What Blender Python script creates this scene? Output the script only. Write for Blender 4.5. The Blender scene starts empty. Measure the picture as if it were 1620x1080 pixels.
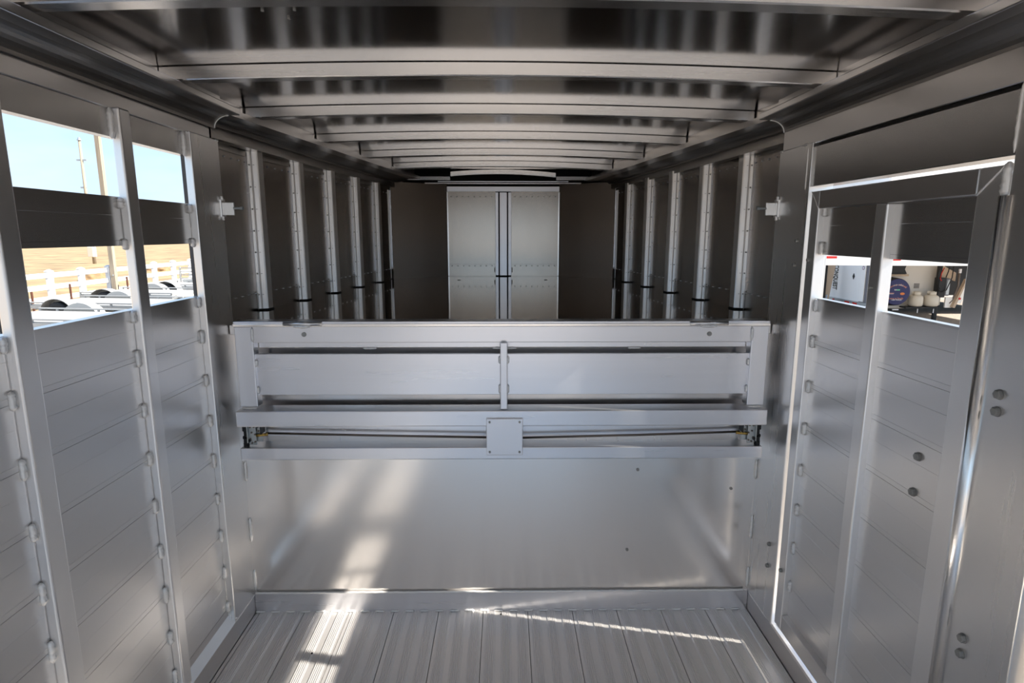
import bpy, bmesh, math, random
from mathutils import Vector, Matrix, Euler, noise as mnoise
C = bpy.context.scene
COL = C.collection
PI = math.pi

# ------------------------------------------------------------------ camera, sky, sun, exposure
cam_d = bpy.data.cameras.new('camera'); cam = bpy.data.objects.new('camera', cam_d); COL.objects.link(cam)
cam_d.sensor_width = 36.0; cam_d.lens = 929.0 / 1620.0 * 36.0; cam_d.clip_start = 0.02; cam_d.clip_end = 500
cam.location = (0, 0, 1.5)
cam.rotation_euler = (math.radians(90 - 10.310), 0, math.radians(-0.667))
C.camera = cam
C.view_settings.view_transform = 'Standard'; C.view_settings.look = 'None'
C.view_settings.gamma = 1; C.view_settings.use_curve_mapping = False
C.view_settings.exposure = 0.58
C.cycles.glossy_bounces = 10; C.cycles.diffuse_bounces = 5; C.cycles.max_bounces = 14
C.cycles.use_denoising = True
C.cycles.sample_clamp_indirect = 6.0
C.cycles.caustics_reflective = True
C.cycles.blur_glossy = 0.6

w = bpy.data.worlds.new('sky'); C.world = w; w.use_nodes = True
nt = w.node_tree; nt.nodes.clear()
N = nt.nodes.new; L = nt.links.new
out = N('ShaderNodeOutputWorld'); bg = N('ShaderNodeBackground'); tc = N('ShaderNodeTexCoord')
sep = N('ShaderNodeSeparateXYZ'); L(tc.outputs['Generated'], sep.inputs[0])
cr = N('ShaderNodeValToRGB'); L(sep.outputs['Z'], cr.inputs[0])
cr.color_ramp.elements[0].position = 0.0; cr.color_ramp.elements[0].color = (0.62, 0.80, 1.0, 1)
cr.color_ramp.elements[1].position = 0.9; cr.color_ramp.elements[1].color = (0.26, 0.43, 0.82, 1)
e = cr.color_ramp.elements.new(0.2); e.color = (0.53, 0.76, 1.0, 1)
mp = N('ShaderNodeMapping'); mp.inputs['Scale'].default_value = (2.2, 2.2, 7.0); L(tc.outputs['Generated'], mp.inputs[0])
nz = N('ShaderNodeTexNoise'); nz.inputs['Scale'].default_value = 1.6; nz.inputs['Detail'].default_value = 6; L(mp.outputs[0], nz.inputs[0])
mr = N('ShaderNodeMapRange'); mr.inputs[1].default_value = 0.45; mr.inputs[2].default_value = 0.75; mr.inputs[4].default_value = 0.5; L(nz.outputs[0], mr.inputs[0])
mx_ = N('ShaderNodeMixRGB'); mx_.inputs[2].default_value = (0.88, 0.91, 0.95, 1); L(mr.outputs[0], mx_.inputs[0]); L(cr.outputs[0], mx_.inputs[1])
L(mx_.outputs[0], bg.inputs[0]); bg.inputs[1].default_value = 0.86; L(bg.outputs[0], out.inputs[0])

sun_d = bpy.data.lights.new('sun', 'SUN'); sun = bpy.data.objects.new('sun', sun_d); COL.objects.link(sun)
sun_d.energy = 9.5; sun_d.angle = math.radians(0.55); sun_d.color = (1.0, 0.93, 0.82)
sun.rotation_euler = Vector((-1.23, 0.238, -1.0)).to_track_quat('-Z', 'Y').to_euler()

# ------------------------------------------------------------------ materials
MATS = {}
def mat(name, col, metallic=0.0, rough=0.5, axis=None, var=0.0, bump=0.0, wav=0.0, scale=1.0, colvar=0.0, lo=1.5, hi=90, spots=0.0):
    m = bpy.data.materials.new(name); m.use_nodes = True
    n = m.node_tree.nodes; l = m.node_tree.links; b = n['Principled BSDF']
    b.inputs['Base Color'].default_value = (*col, 1); b.inputs['Metallic'].default_value = metallic
    b.inputs['Roughness'].default_value = rough
    t = n.new('ShaderNodeTexCoord')
    height = None
    if axis is not None:
        mp = n.new('ShaderNodeMapping'); s = [hi * scale] * 3; s[axis] = lo * scale
        mp.inputs['Scale'].default_value = s; l.new(t.outputs['Object'], mp.inputs[0])
        nn = n.new('ShaderNodeTexNoise'); nn.inputs['Scale'].default_value = 1.0; nn.inputs['Detail'].default_value = 3; l.new(mp.outputs[0], nn.inputs[0])
    else:
        nn = n.new('ShaderNodeTexNoise'); nn.inputs['Scale'].default_value = 6 * scale; nn.inputs['Detail'].default_value = 5; l.new(t.outputs['Object'], nn.inputs[0])
    if var:
        r = n.new('ShaderNodeMapRange'); r.inputs[1].default_value = 0.3; r.inputs[2].default_value = 0.7
        r.inputs[3].default_value = max(0.02, rough - var); r.inputs[4].default_value = rough + var
        l.new(nn.outputs[0], r.inputs[0]); l.new(r.outputs[0], b.inputs['Roughness'])
    if colvar:
        r = n.new('ShaderNodeMapRange'); r.inputs[1].default_value = 0.3; r.inputs[2].default_value = 0.7
        r.inputs[3].default_value = 1 - colvar; r.inputs[4].default_value = 1 + colvar * 0.4
        l.new(nn.outputs[0], r.inputs[0])
        mm = n.new('ShaderNodeVectorMath'); mm.operation = 'SCALE'; mm.inputs[0].default_value = col
        l.new(r.outputs[0], mm.inputs['Scale']); l.new(mm.outputs[0], b.inputs['Base Color'])
    last = None
    if bump:
        bp = n.new('ShaderNodeBump'); bp.inputs['Strength'].default_value = 1.0; bp.inputs['Distance'].default_value = bump
        l.new(nn.outputs[0], bp.inputs['Height']); last = bp
    if wav:
        n2 = n.new('ShaderNodeTexNoise'); n2.inputs['Scale'].default_value = 2.2; n2.inputs['Detail'].default_value = 1.5
        l.new(t.outputs['Object'], n2.inputs[0])
        b2 = n.new('ShaderNodeBump'); b2.inputs['Strength'].default_value = 1.0; b2.inputs['Distance'].default_value = wav
        l.new(n2.outputs[0], b2.inputs['Height'])
        if last: l.new(last.outputs[0], b2.inputs['Normal'])
        last = b2
    if last: l.new(last.outputs[0], b.inputs['Normal'])
    MATS[name] = m
    return m
X_, Y_, Z_ = 0, 1, 2
M_plank = mat('extruded_aluminium_planks', (0.78, 0.77, 0.765), 1, 0.29, Y_, 0.012, 0.0, 0.0004, hi=90)
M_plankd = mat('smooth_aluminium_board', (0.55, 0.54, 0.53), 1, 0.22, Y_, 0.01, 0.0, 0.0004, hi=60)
M_shade = mat('shaded_jamb_channel', (0.10, 0.092, 0.088), 0.3, 0.6)  # shadowed jamb: its shade is put into this dark colour
M_post = mat('aluminium_tube', (0.88, 0.87, 0.865), 1, 0.34, Z_, 0.012, 0.0, hi=90)
M_plate = mat('aluminium_corner_plate', (0.80, 0.79, 0.78), 1, 0.28, Z_, 0.008, 0.0, 0.0005, hi=70)
M_rail = mat('aluminium_rail', (0.68, 0.665, 0.66), 1, 0.28, Y_, 0.006, 0.0, hi=60)
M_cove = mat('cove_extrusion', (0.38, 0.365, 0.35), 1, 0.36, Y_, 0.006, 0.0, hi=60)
M_bow = mat('aluminium_roof_bow', (0.88, 0.87, 0.865), 1, 0.27, X_, 0.006, 0.0, hi=60)
M_sheet = mat('roof_sheet', (0.58, 0.57, 0.56), 1, 0.14, X_, 0.008, 0.0, 0.0012, hi=40)
M_skin = mat('dark_brown_nose_skin', (0.36, 0.325, 0.295), 1, 0.24, Z_, 0.01, 0.0, 0.0006, hi=40)  # base colour set darker and browner than the other sheets
M_nrail = mat('nose_rail', (0.46, 0.44, 0.42), 1, 0.26, Y_, 0.01, 0.0, hi=60)  # board metal darkened for the dim nose; the shade is in the colour
M_stud = mat('aluminium_stud', (0.86, 0.85, 0.84), 1, 0.38, Z_, 0.01, 0.0, hi=60)
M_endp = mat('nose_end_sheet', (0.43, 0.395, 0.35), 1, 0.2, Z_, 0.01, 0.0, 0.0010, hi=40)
M_deck = mat('deck_sheet', (0.60, 0.585, 0.57), 1, 0.05, Y_, 0.005, 0.0, 0.0002, hi=60)
M_bulk = mat('bulkhead_sheet', (0.84, 0.81, 0.785), 1, 0.19, Z_, 0.008, 0.0, 0.0010, hi=50)
M_floor = mat('ribbed_aluminium_floor', (0.84, 0.82, 0.81), 0.75, 0.35, Y_, 0.015, 0.0, hi=120)
M_gate = mat('gate_aluminium', (0.78, 0.785, 0.82), 0.95, 0.28, X_, 0.008, 0.0, colvar=0.02, hi=40)
M_gatev = mat('gate_aluminium_upright', (0.78, 0.785, 0.82), 0.95, 0.33, Z_, 0.01, 0.0, hi=80)
M_weld = mat('weld_metal', (0.92, 0.91, 0.90), 0.4, 0.4, None, 0.08, 0.0005, scale=40)
M_bolt = mat('galvanised_bolt', (0.34, 0.335, 0.32), 0.4, 0.5)
M_dark = mat('dark_shadow_gasket', (0.02, 0.02, 0.02), 0, 0.7)
M_black = mat('black_steel', (0.012, 0.012, 0.013), 0.2, 0.45)
M_galv = mat('galvanised_plate', (0.50, 0.53, 0.54), 0.8, 0.42, None, 0.1, scale=6)
M_brass = mat('yellow_zinc_clevis', (0.55, 0.36, 0.10), 0.9, 0.35)
M_rod = mat('dark_steel_rod', (0.18, 0.15, 0.13), 0.8, 0.45)
M_polish = mat('polished_bullnose', (0.86, 0.85, 0.84), 1, 0.2, Z_, 0.04)
# outdoors
M_gravel = mat('sandy_gravel', (0.34, 0.295, 0.25), 0, 0.95, None, 0, 0.01, scale=4, colvar=0.25)
M_field = mat('dry_grass_field', (0.37, 0.26, 0.135), 0, 0.95, None, 0, 0.02, scale=0.12, colvar=0.40)
M_mound = mat('brown_earth', (0.26, 0.17, 0.09), 0, 0.95, None, 0, 0.05, scale=0.6, colvar=0.5)
M_vinyl = mat('white_vinyl', (0.72, 0.72, 0.72), 0, 0.5)
M_ualu = mat('bright_aluminium_paint', (0.38, 0.38, 0.37), 0.1, 0.5, None, 0.05)
M_tyre = mat('tyre_rubber', (0.02, 0.02, 0.022), 0, 0.75)
M_rim = mat('wheel_rim', (0.35, 0.35, 0.36), 0.7, 0.4)
M_wood = mat('weathered_timber', (0.34, 0.28, 0.21), 0, 0.9, Z_, 0, 0.002, colvar=0.25, hi=30)
M_rust = mat('rusty_pipe', (0.10, 0.035, 0.018), 0.2, 0.8, None, 0, 0.001, scale=6, colvar=0.3)
M_white = mat('white_trailer_skin', (0.92, 0.90, 0.86), 0, 0.35)
M_cream = mat('cream_trailer_skin', (0.66, 0.63, 0.58), 0, 0.45)
M_tan = mat('tan_trailer_trim', (0.50, 0.38, 0.27), 0, 0.5)
M_red = mat('red_lens', (0.55, 0.02, 0.015), 0, 0.25)
M_navy = mat('navy_vinyl_cover', (0.018, 0.022, 0.11), 0, 0.5, None, 0.08, 0.002)
M_tank = mat('cream_painted_tank', (0.66, 0.60, 0.50), 0, 0.35, None, 0.05)
M_ink = mat('black_print', (0.015, 0.015, 0.015), 0, 0.5)
M_pink = mat('salmon_print', (0.55, 0.24, 0.20), 0, 0.5)
M_lwhite = mat('white_print', (0.75, 0.75, 0.78), 0, 0.5)
M_orange = mat('orange_print', (0.75, 0.22, 0.05), 0, 0.5)
M_green = mat('green_print', (0.15, 0.5, 0.3), 0, 0.5)
M_greyp = mat('grey_plastic', (0.16, 0.16, 0.18), 0, 0.45)
M_pinkl = mat('faded_logo_print', (0.35, 0.25, 0.30), 0, 0.5)

# ------------------------------------------------------------------ mesh helpers
def finish(bm, name, m, parent=None, smooth=False, loc=None):
    me = bpy.data.meshes.new(name)
    bmesh.ops.recalc_face_normals(bm, faces=bm.faces)
    bm.to_mesh(me); bm.free()
    if smooth:
        for p in me.polygons: p.use_smooth = True
    me.materials.append(m)
    o = bpy.data.objects.new(name, me); COL.objects.link(o)
    if parent: o.parent = parent
    if loc: o.location = loc
    return o
def box(bm, x0, x1, y0, y1, z0, z1, bev=0.0, seg=1):
    if x0 > x1: x0, x1 = x1, x0
    if y0 > y1: y0, y1 = y1, y0
    if z0 > z1: z0, z1 = z1, z0
    vs = [bm.verts.new((x, y, z)) for x in (x0, x1) for y in (y0, y1) for z in (z0, z1)]
    fs = [(0, 1, 3, 2), (4, 6, 7, 5), (0, 4, 5, 1), (2, 3, 7, 6), (0, 2, 6, 4), (1, 5, 7, 3)]
    ff = [bm.faces.new([vs[i] for i in f]) for f in fs]
    if bev > 0:
        es = list({e for f in ff for e in f.edges})
        bmesh.ops.bevel(bm, geom=es, offset=bev, segments=seg, affect='EDGES', profile=0.5)
def B(name, m, parent, x0, x1, y0, y1, z0, z1, bev=0.0, seg=2):
    bm = bmesh.new(); box(bm, x0, x1, y0, y1, z0, z1, bev, seg)
    return finish(bm, name, m, parent)
def loft(bm, rings, closed=True, caps=True):
    rr = [[bm.verts.new(p) for p in r] for r in rings]
    n = len(rr[0])
    for a, b in zip(rr, rr[1:]):
        for i in range(n if closed else n - 1):
            j = (i + 1) % n
            bm.faces.new((a[i], a[j], b[j], b[i]))
    if caps and closed:
        bm.faces.new(rr[0]); bm.faces.new(rr[-1][::-1])
    return rr
def tube(bm, p0, p1, r, n=12, r1=None, caps=True):
    p0 = Vector(p0); p1 = Vector(p1); d = (p1 - p0).normalized()
    u = d.orthogonal().normalized(); v = d.cross(u)
    rs = [r, r if r1 is None else r1]
    loft(bm, [[p + (u * math.cos(2 * PI * i / n) + v * math.sin(2 * PI * i / n)) * q for i in range(n)] for p, q in zip((p0, p1), rs)], True, caps)
def path(bm, pts, r, n=8):
    pts = [Vector(p) for p in pts]; rings = []
    for i, p in enumerate(pts):
        d = (pts[min(i + 1, len(pts) - 1)] - pts[max(i - 1, 0)]).normalized()
        u = d.cross(Vector((0.13, 0.31, 0.94))).normalized(); v = d.cross(u)
        rings.append([p + (u * math.cos(2 * PI * k / n) + v * math.sin(2 * PI * k / n)) * r for k in range(n)])
    loft(bm, rings)
def lathe(bm, prof, c, n=24):
    cx, cy, cz = c
    loft(bm, [[Vector((cx + r * math.cos(2 * PI * i / n), cy + r * math.sin(2 * PI * i / n), cz + z)) for i in range(n)] for r, z in prof])
def prism(bm, pts, d):
    pts = [Vector(p) for p in pts]; d = Vector(d)
    loft(bm, [pts, [p + d for p in pts]])
def tag(o, label=None, cat=None, group=None, kind=None):
    if label: o['label'] = label
    if cat: o['category'] = cat
    if group: o['group'] = group
    if kind: o['kind'] = kind
    return o
def empty(name, loc=(0, 0, 0), rz=0.0):
    o = bpy.data.objects.new(name, None); o.empty_display_size = 0.1
    COL.objects.link(o); o.location = loc; o.rotation_euler = (0, 0, rz); return o
def struct(name, label, cat):
    return tag(empty(name), label, cat, kind='structure')
def thing(name, label, cat, group=None, loc=(0, 0, 0), rz=0.0):
    return tag(empty(name, loc, rz), label, cat, group)
def copy_tree(o, parent=None):
    c = o.copy(); COL.objects.link(c); c.parent = parent
    for ch in list(o.children): copy_tree(ch, c)
    return c

# weld beads: a few shared lumpy meshes, laid along +Z, 45 mm long
def weld_mesh(seed, length=0.045, r=0.0065):
    rnd = random.Random(seed); bm = bmesh.new(); n = 8; rings = []; K = 14
    for k in range(K + 1):
        t = k / K; z = (t - 0.5) * length
        rr = r * min(1, 3.2 * math.sin(PI * min(max(t, 0.03), 0.97))) * (1 + 0.13 * (k % 2) + rnd.uniform(-.12, .12))
        ox = rnd.uniform(-.0008, .0008)
        rings.append([Vector((ox + rr * math.cos(2 * PI * i / n), rr * 0.9 * math.sin(2 * PI * i / n), z)) for i in range(n)])
    loft(bm, rings)
    me = bpy.data.meshes.new('weld_bead'); bmesh.ops.recalc_face_normals(bm, faces=bm.faces); bm.to_mesh(me); bm.free()
    for p in me.polygons: p.use_smooth = True
    me.materials.append(M_weld); return me
WELDS = [weld_mesh(s) for s in range(5)]
wi = 0
def weld(parent, p, L_=0.045, axis='z', th=1.0):
    global wi
    o = bpy.data.objects.new('weld_bead', WELDS[wi % 5]); wi += 1
    COL.objects.link(o); o.parent = parent; o.location = p; o.scale = (th, th, L_ / 0.045)
    if axis == 'x': o.rotation_euler = (0, PI / 2, 0)
    if axis == 'y': o.rotation_euler = (PI / 2, 0, 0)
    return o
def hexbolt(parent, p, s, r=0.009, name='bolt'):
    bm = bmesh.new()
    x, y, z = p
    loft(bm, [[Vector((x - s * d, y + q * math.cos(PI / 3 * i), z + q * math.sin(PI / 3 * i))) for i in range(6)] for d, q in ((0, r), (0.0075, r), (0.009, r * 0.8))])
    tube(bm, (x, y, z), (x - s * 0.001, y, z), r * 1.15, 14)
    return finish(bm, name, M_bolt, parent)

XC = -0.0135
YR = -2.80                        # rear end of the trailer, open behind the camera
YB = 2.156                        # bulkhead
ZD = 1.17                         # raised deck
def X(s, d): return XC + s * d
dK, dP, dO = 0.9945, 1.0195, 1.065   # kick / corner plate, plank face, outside

# ------------------------------------------------------------------ ground outdoors
ZG = -0.62
bm = bmesh.new(); box(bm, -12.6, 60, -60, 90, ZG - 0.3, ZG)
tag(finish(bm, 'ground', M_gravel), 'sandy gravel yard around the trailer', 'ground', kind='structure')
bm = bmesh.new(); box(bm, -260, -12.6, -120, 260, ZG - 0.3, ZG + 0.01)
tag(finish(bm, 'field', M_field), 'dry golden grass field beyond the white fence', 'field', kind='structure')

# ------------------------------------------------------------------ floor
floor = struct('floor', 'ribbed aluminium plank floor of the stock trailer', 'floor')
P = 0.18
def floor_plank(x0, x1):
    pts = [(x0 + .0012, 0.0)]
    g = P / 3
    base = x0
    for k in range(3):
        a = base + k * g
        pts.append((a + .012, -.0004)); pts.append((a + .0135, .0012))
        for r in range(5):
            q = a + .0150 + r * .0068
            pts += [(q, .0012), (q + .0014, .0034), (q + .0034, .0034), (q + .0048, .0012)]
        pts.append((a + .0500, .0012)); pts.append((a + .0515, -.0004))
    pts.append((base + P - .0012, 0.0))
    pts = [p for p in pts if x0 + .001 < p[0] < x1 - .001]
    pts = [(x0 + .0012, -.02)] + [(x0 + .0012, -.0004)] + pts + [(x1 - .0012, -.0004), (x1 - .0012, -.02)]
    bm = bmesh.new()
    loft(bm, [[Vector((x, y, z)) for x, z in pts] for y in (YR, YB - .002)])
    finish(bm, 'floor_plank', M_floor, floor)
floor_plank(X(-1, dK) + .001, .0885 - P * 6)
k = -6
while True:
    a = 0.0885 + P * k
    if a > 0.97: break
    x0, x1 = a, min(a + P, X(1, dK) - .001)
    if a < X(-1, dK): 
        k += 1
        x0 = X(-1, dK)
        # edge plank
        floor_plank(x0 + .001, a + P) if a + P - x0 > .03 else None
        continue
    floor_plank(x0, x1); k += 1
B('floor_underside', M_dark, floor, X(-1, 1.06), X(1, 1.06), YR, 4.9, -.10, -.022)
bm = bmesh.new()
rnd = random.Random(4)
for (x, y) in ((-.705, 1.905), (.21, 1.6), (-.02, 2.12)):
    tube(bm, (x, y, .0036), (x, y, .005), .004, 10)
tag(finish(bm, 'floor_screw', M_dark, floor), kind='stuff')

# ------------------------------------------------------------------ side walls (rear compartment)
def plank(parent, s, y0, y1, z0, z1, name='plank', m=None, g2=0.0145, th=0.028, dface=dP):
    """horizontal extrusion with an interlock groove pair near its lower edge"""
    g = .0007; dd = .0014
    prof = [(0, z0 + .0005)]
    if g2:
        c = z0 + g2
        prof += [(0, c - g * .6), (dd * .5, c), (0, c + g * .6)]
    if z1 - z0 > .1 and g2:
        c = z0 + (z1 - z0) * .62
        prof += [(0, c - .0005), (.0003, c), (0, c + .0005)]
    prof += [(0, z1 - .0005), (th, z1 - .0005), (th, z0 + .0005)]
    bm = bmesh.new()
    loft(bm, [[Vector((X(s, dface + d), y, z)) for d, z in prof] for y in (y0, y1)])
    return finish(bm, name, m or M_plank, parent)
LV = [1.295 - .145 * i for i in range(9)]      # plank levels, top plank edge 1.295
def vpost(parent, s, y0, y1, z0, z1, d0=dK, d1=dP + .001, m=None, name='post', bev=.005):
    return B(name, m or M_post, parent, X(s, d0), X(s, d1), y0, y1, z0, z1, bev, 3)

def eave(parent, s):
    zo = -0.012 if s > 0 else 0
    # rail face above the side boards, concave corner cove, inner lip
    B('top_rail', M_rail, parent, X(s, 1.0145 if s < 0 else 1.003), X(s, 1.075), YR, 2.166, 1.824 if s < 0 else 1.787, 1.868 + zo, .002, 1)
    pts = []
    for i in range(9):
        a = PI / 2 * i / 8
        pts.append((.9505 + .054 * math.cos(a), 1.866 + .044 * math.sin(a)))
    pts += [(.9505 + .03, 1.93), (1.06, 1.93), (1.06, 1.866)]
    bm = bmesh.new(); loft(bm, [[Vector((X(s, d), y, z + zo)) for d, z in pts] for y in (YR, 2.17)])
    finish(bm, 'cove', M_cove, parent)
    bm = bmesh.new(); box(bm, X(s, .9105), X(s, .957), YR, 2.17, 1.909 + zo, 1.931 + zo, .003, 2)
    finish(bm, 'roof_rail', M_rail, parent)
    B('roof_rail_web', M_rail, parent, X(s, .976), X(s, .99), YR, 2.17, 1.925 + zo, 2.0 + zo)

# left wall
wl = struct('wall_left', 'slatted aluminium side wall with two open slots to the yard', 'wall')
for a, b in zip(LV[1:], LV): plank(wl, -1, YR, 2.02, a, b)
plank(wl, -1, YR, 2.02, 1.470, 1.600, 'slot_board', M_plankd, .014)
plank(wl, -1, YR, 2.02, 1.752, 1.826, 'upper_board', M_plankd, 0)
bm = bmesh.new()
loft(bm, [[Vector((X(-1, d), y, z)) for d, z in ((dK, -.02), (dK, .078), (dP, .105), (dP, .134), (1.05, .134), (1.05, -.02))] for y in (YR, 1.985)])
loft(bm, [[Vector((X(-1, d), y, z)) for d, z in ((dK, -.02), (dK, .078), (1.05, .078), (1.05, -.02))] for y in (1.985, YB)])
finish(bm, 'kick_rail', M_rail, wl)
for yy in (1.2, 1.627, 0.78, 0.36, -0.06, -0.48, -.90, -1.32, -1.74, -2.16, -2.58, -2.79): vpost(wl, -1, yy, yy + .055 if yy < 1.5 else yy + .048, .09, 1.828)
B('corner_plate', M_plate, wl, X(-1, dK), X(-1, dP + .001), 1.98, 2.168, .078, 1.826, .003, 2)
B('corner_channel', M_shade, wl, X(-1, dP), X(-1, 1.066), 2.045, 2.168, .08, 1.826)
eave(wl, -1)
WZ = [1.276, 1.158, 1.006, .861, .714, .57, .427, .282, .145]
for yy, rows in ((1.2, 9), (1.627, 9), (1.98, 9), (.78, 9)):
    for i, z in enumerate(WZ[:rows]):
        weld(wl, (X(-1, dP - .004), yy - .005, z), random.Random(int(yy * 100) + i).uniform(.042, .056) if i else .036, 'z', 1.05)
    weld(wl, (X(-1, dP - .004), yy - .005, 1.787), .078, 'z', 1.25)
    weld(wl, (X(-1, dP - .004), yy - .003, 1.583), .03, 'z', 1.3)
    weld(wl, (X(-1, dP - .003), yy - .003, 1.474), .03, 'z', 1.1)
weld(wl, (X(-1, dK + .01), 1.99, 1.823), .03, 'y', .6)
weld(wl, (X(-1, dK), 2.155, 1.823), .02, 'y', .6)
# slanted corner weld at the foot of the plate
o = weld(wl, (X(-1, dK - .0), 2.07, .079), .17, 'y', .45)
o = weld(wl, (X(-1, (dK + dP) / 2), 1.985, .092), .04, 'x', .5)

# right wall
wr = struct('wall_right', 'aluminium side wall holding the walk-through door, bolted column at its near end', 'wall')
yD0, yD1 = 1.18, 1.92           # door leaf
for a, b in zip(LV[1:], LV): plank(wr, 1, YR, 0.99, a, b)
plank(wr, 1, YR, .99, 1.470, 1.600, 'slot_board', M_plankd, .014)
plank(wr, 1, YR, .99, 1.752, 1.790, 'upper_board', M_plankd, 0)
for yy in (0.78, .36, -.06, -.48, -.90, -1.32, -1.74, -2.16, -2.58, -2.79): vpost(wr, 1, yy, yy + .05, .09, 1.79)
bm = bmesh.new()
loft(bm, [[Vector((X(1, d), y, z)) for d, z in ((dK, -.02), (dK, .078), (dP, .105), (dP, .134), (1.05, .134), (1.05, -.02))] for y in (YR, 1.0)])
loft(bm, [[Vector((X(1, d), y, z)) for d, z in ((dK, -.02), (dK, .078), (dK + .006, .081), (1.012, .081), (1.012, .066), (1.06, .066), (1.06, -.02))] for y in (1.0, 1.96)])
loft(bm, [[Vector((X(1, d), y, z)) for d, z in ((dK, -.02), (dK, .078), (1.05, .078), (1.05, -.02))] for y in (1.96, YB)])
finish(bm, 'kick_rail', M_rail, wr)
B('corner_plate', M_plate, wr, X(1, dK), X(1, 1.075), 1.943, 2.168, .078, 1.790, .003, 2)
B('door_column', M_plate, wr, X(1, dK), X(1, 1.075), 1.0, 1.165, .0, 1.789, .003, 2)
bm = bmesh.new(); tube(bm, (X(1, dK + .002), 1.169, .06), (X(1, dK + .002), 1.169, 1.575), .0150, 24)
finish(bm, 'bullnose_jamb', M_polish, wr, True)
weld(wr, (X(1, dK + .003), 1.176, 1.605), .07, 'z', 1.5)
weld(wr, (X(1, dK), 1.167, 1.72), .13, 'z', .55)
weld(wr, (X(1, dK), 1.966, 1.71), .13, 'z', .35)
B('header_board', M_plankd, wr, X(1, dK + .008), X(1, 1.06), 1.165, 1.966, 1.652, 1.777, .002, 1)
B('header_gap', M_dark, wr, X(1, dK + .022), X(1, 1.06), 1.165, 1.966, 1.776, 1.788)
eave(wr, 1)
for y, z in ((1.116, 1.188), (1.116, 1.153), (1.114, .649), (1.113, .613), (2.0, .370), (2.0, .283)):
    hexbolt(wr, (X(1, dK), y, z), 1, .0095 if y < 1.5 else .0075)
for y, z in ((1.985, 1.48), (1.99, 1.40)): hexbolt(wr, (X(1, dK), y, z), 1, .006)
weld(wr, (X(1, dK), 2.06, .079), .17, 'y', .4)
weld(wr, (X(1, dK), 1.99, 1.788), .03, 'y', .6); weld(wr, (X(1, dK), 2.155, 1.788), .02, 'y', .6)
weld(wr, (X(1, dK), 1.62, .01), .05, 'y', .6)

# eave cove joint welds at the corner plates
for s, par in ((-1, wl), (1, wr)):
    zo = -.012 if s > 0 else 0
    bm = bmesh.new()
    path(bm, [(X(s, .9505 + .052 * math.cos(a)), 2.168, 1.866 + zo + .042 * math.sin(a)) for a in [PI / 2 * i / 10 for i in range(11)]], .0022, 6)
    finish(bm, 'cove_weld', M_weld, par, True)

# ------------------------------------------------------------------ walk-through door in the right wall
dr = struct('door_1', 'aluminium walk-through door with open slots, daylight around its edge', 'door')
zb, zt = .108, 1.635
dd0, dd1 = dK, dK + .036
B('top_rail', M_rail, dr, X(1, dd0), X(1, dd1), yD0 + .065, yD1 - .048, 1.580, zt, .003)
B('bottom_rail', M_rail, dr, X(1, dd0), X(1, dd1), yD0 + .065, yD1 - .048, zb, .168, .003)
B('stile', M_post, dr, X(1, dd0), X(1, dd1), yD0, yD0 + .065, zb, zt, .003)
B('stile', M_post, dr, X(1, dd0), X(1, dd1), yD1 - .048, yD1, zb, zt, .003)
B('mullion', M_post, dr, X(1, dd0 + .001), X(1, dd1 - .002), 1.535, 1.583, .168, 1.580, .004)
DP = 1.0165
y0d, y1d = yD0 + .064, yD1 - .047
for a, b in zip(LV[1:8], LV[:7]): plank(dr, 1, y0d, y1d, a, b, dface=DP, th=.02)
plank(dr, 1, y0d, y1d, .160, LV[7], dface=DP, th=.02)
plank(dr, 1, y0d, y1d, 1.437, 1.582, 'slot_board', M_plankd, .012, dface=DP, th=.02)
B('opening_sill', M_rail, dr, X(1, DP - .002), X(1, DP + .022), y0d, y1d, 1.293, 1.299)
for i, z in enumerate([1.57, 1.457] + WZ[:8]):
    weld(dr, (X(1, DP - .004), 1.589, z), .046 if i else .034, 'z', 1.3)
    weld(dr, (X(1, DP - .004), yD1 - .054, z), .042 if i else .03, 'z', 1.1)
weld(dr, (X(1, DP - .003), 1.588, .172), .02, 'z', 1.3)
for y in (yD0 + .065, yD1 - .048):                              # mitre welds at the top corners
    bm = bmesh.new()
    yy = yD0 if y < 1.5 else yD1
    path(bm, [(X(1, dd0 - .0005), yy + (y - yy) * t, zt + (1.58 - zt) * t) for t in (0, .2, .4, .6, .8, 1)], .0022 if y < 1.5 else .0012, 6)
    finish(bm, 'mitre_weld', M_weld, dr, True)
for y, z in ((1.341, .970), (1.343, .878)): hexbolt(dr, (X(1, DP), y, z), 1, .010)
for y, z in ((1.898, .326), (1.898, 1.42)): hexbolt(dr, (X(1, dd0), y, z), 1, .0065)
for z in (1.36,): hexbolt(dr, (X(1, dd0), 1.560, z), 1, .003, 'rivet')

# ------------------------------------------------------------------ bulkhead and deck
wb = struct('wall_front', 'smooth aluminium bulkhead under the raised deck', 'wall')
B('bulkhead_sheet', M_bulk, wb, X(-1, .9945), X(1, .9945), YB, YB + .03, .0, ZD - .004)
B('kick_rail', M_gate, wb, X(-1, .994), X(1, .994), YB - .008, YB + .002, -.01, .085, .002, 1)
bm = bmesh.new(); pts = []; rnd = random.Random(9)
xx = X(-1, .99)
while xx < X(1, .99):
    pts.append((xx, YB - .009, .087 + rnd.uniform(-.0008, .0008))); xx += .012
path(bm, pts, .0046, 6); finish(bm, 'weld_seam', M_weld, wb, True)
k = 0
xx = X(-1, .975)
while xx < X(1, .985):
    weld(wb, (xx, YB - .010, .004), .038, 'x', .62); xx += .06
for s in (-1, 1):
    for z, l_ in ((.6, .08), (.357, .10), (.14, .09), (.04, .08)): weld(wb, (X(s, .990), YB - .002, z), l_, 'z', .8)
bm = bmesh.new()
for x, z in ((.515, .600), (.485, .262), (.885, .52)): tube(bm, (x, YB, z), (x, YB - .003, z), .006, 12)
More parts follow.
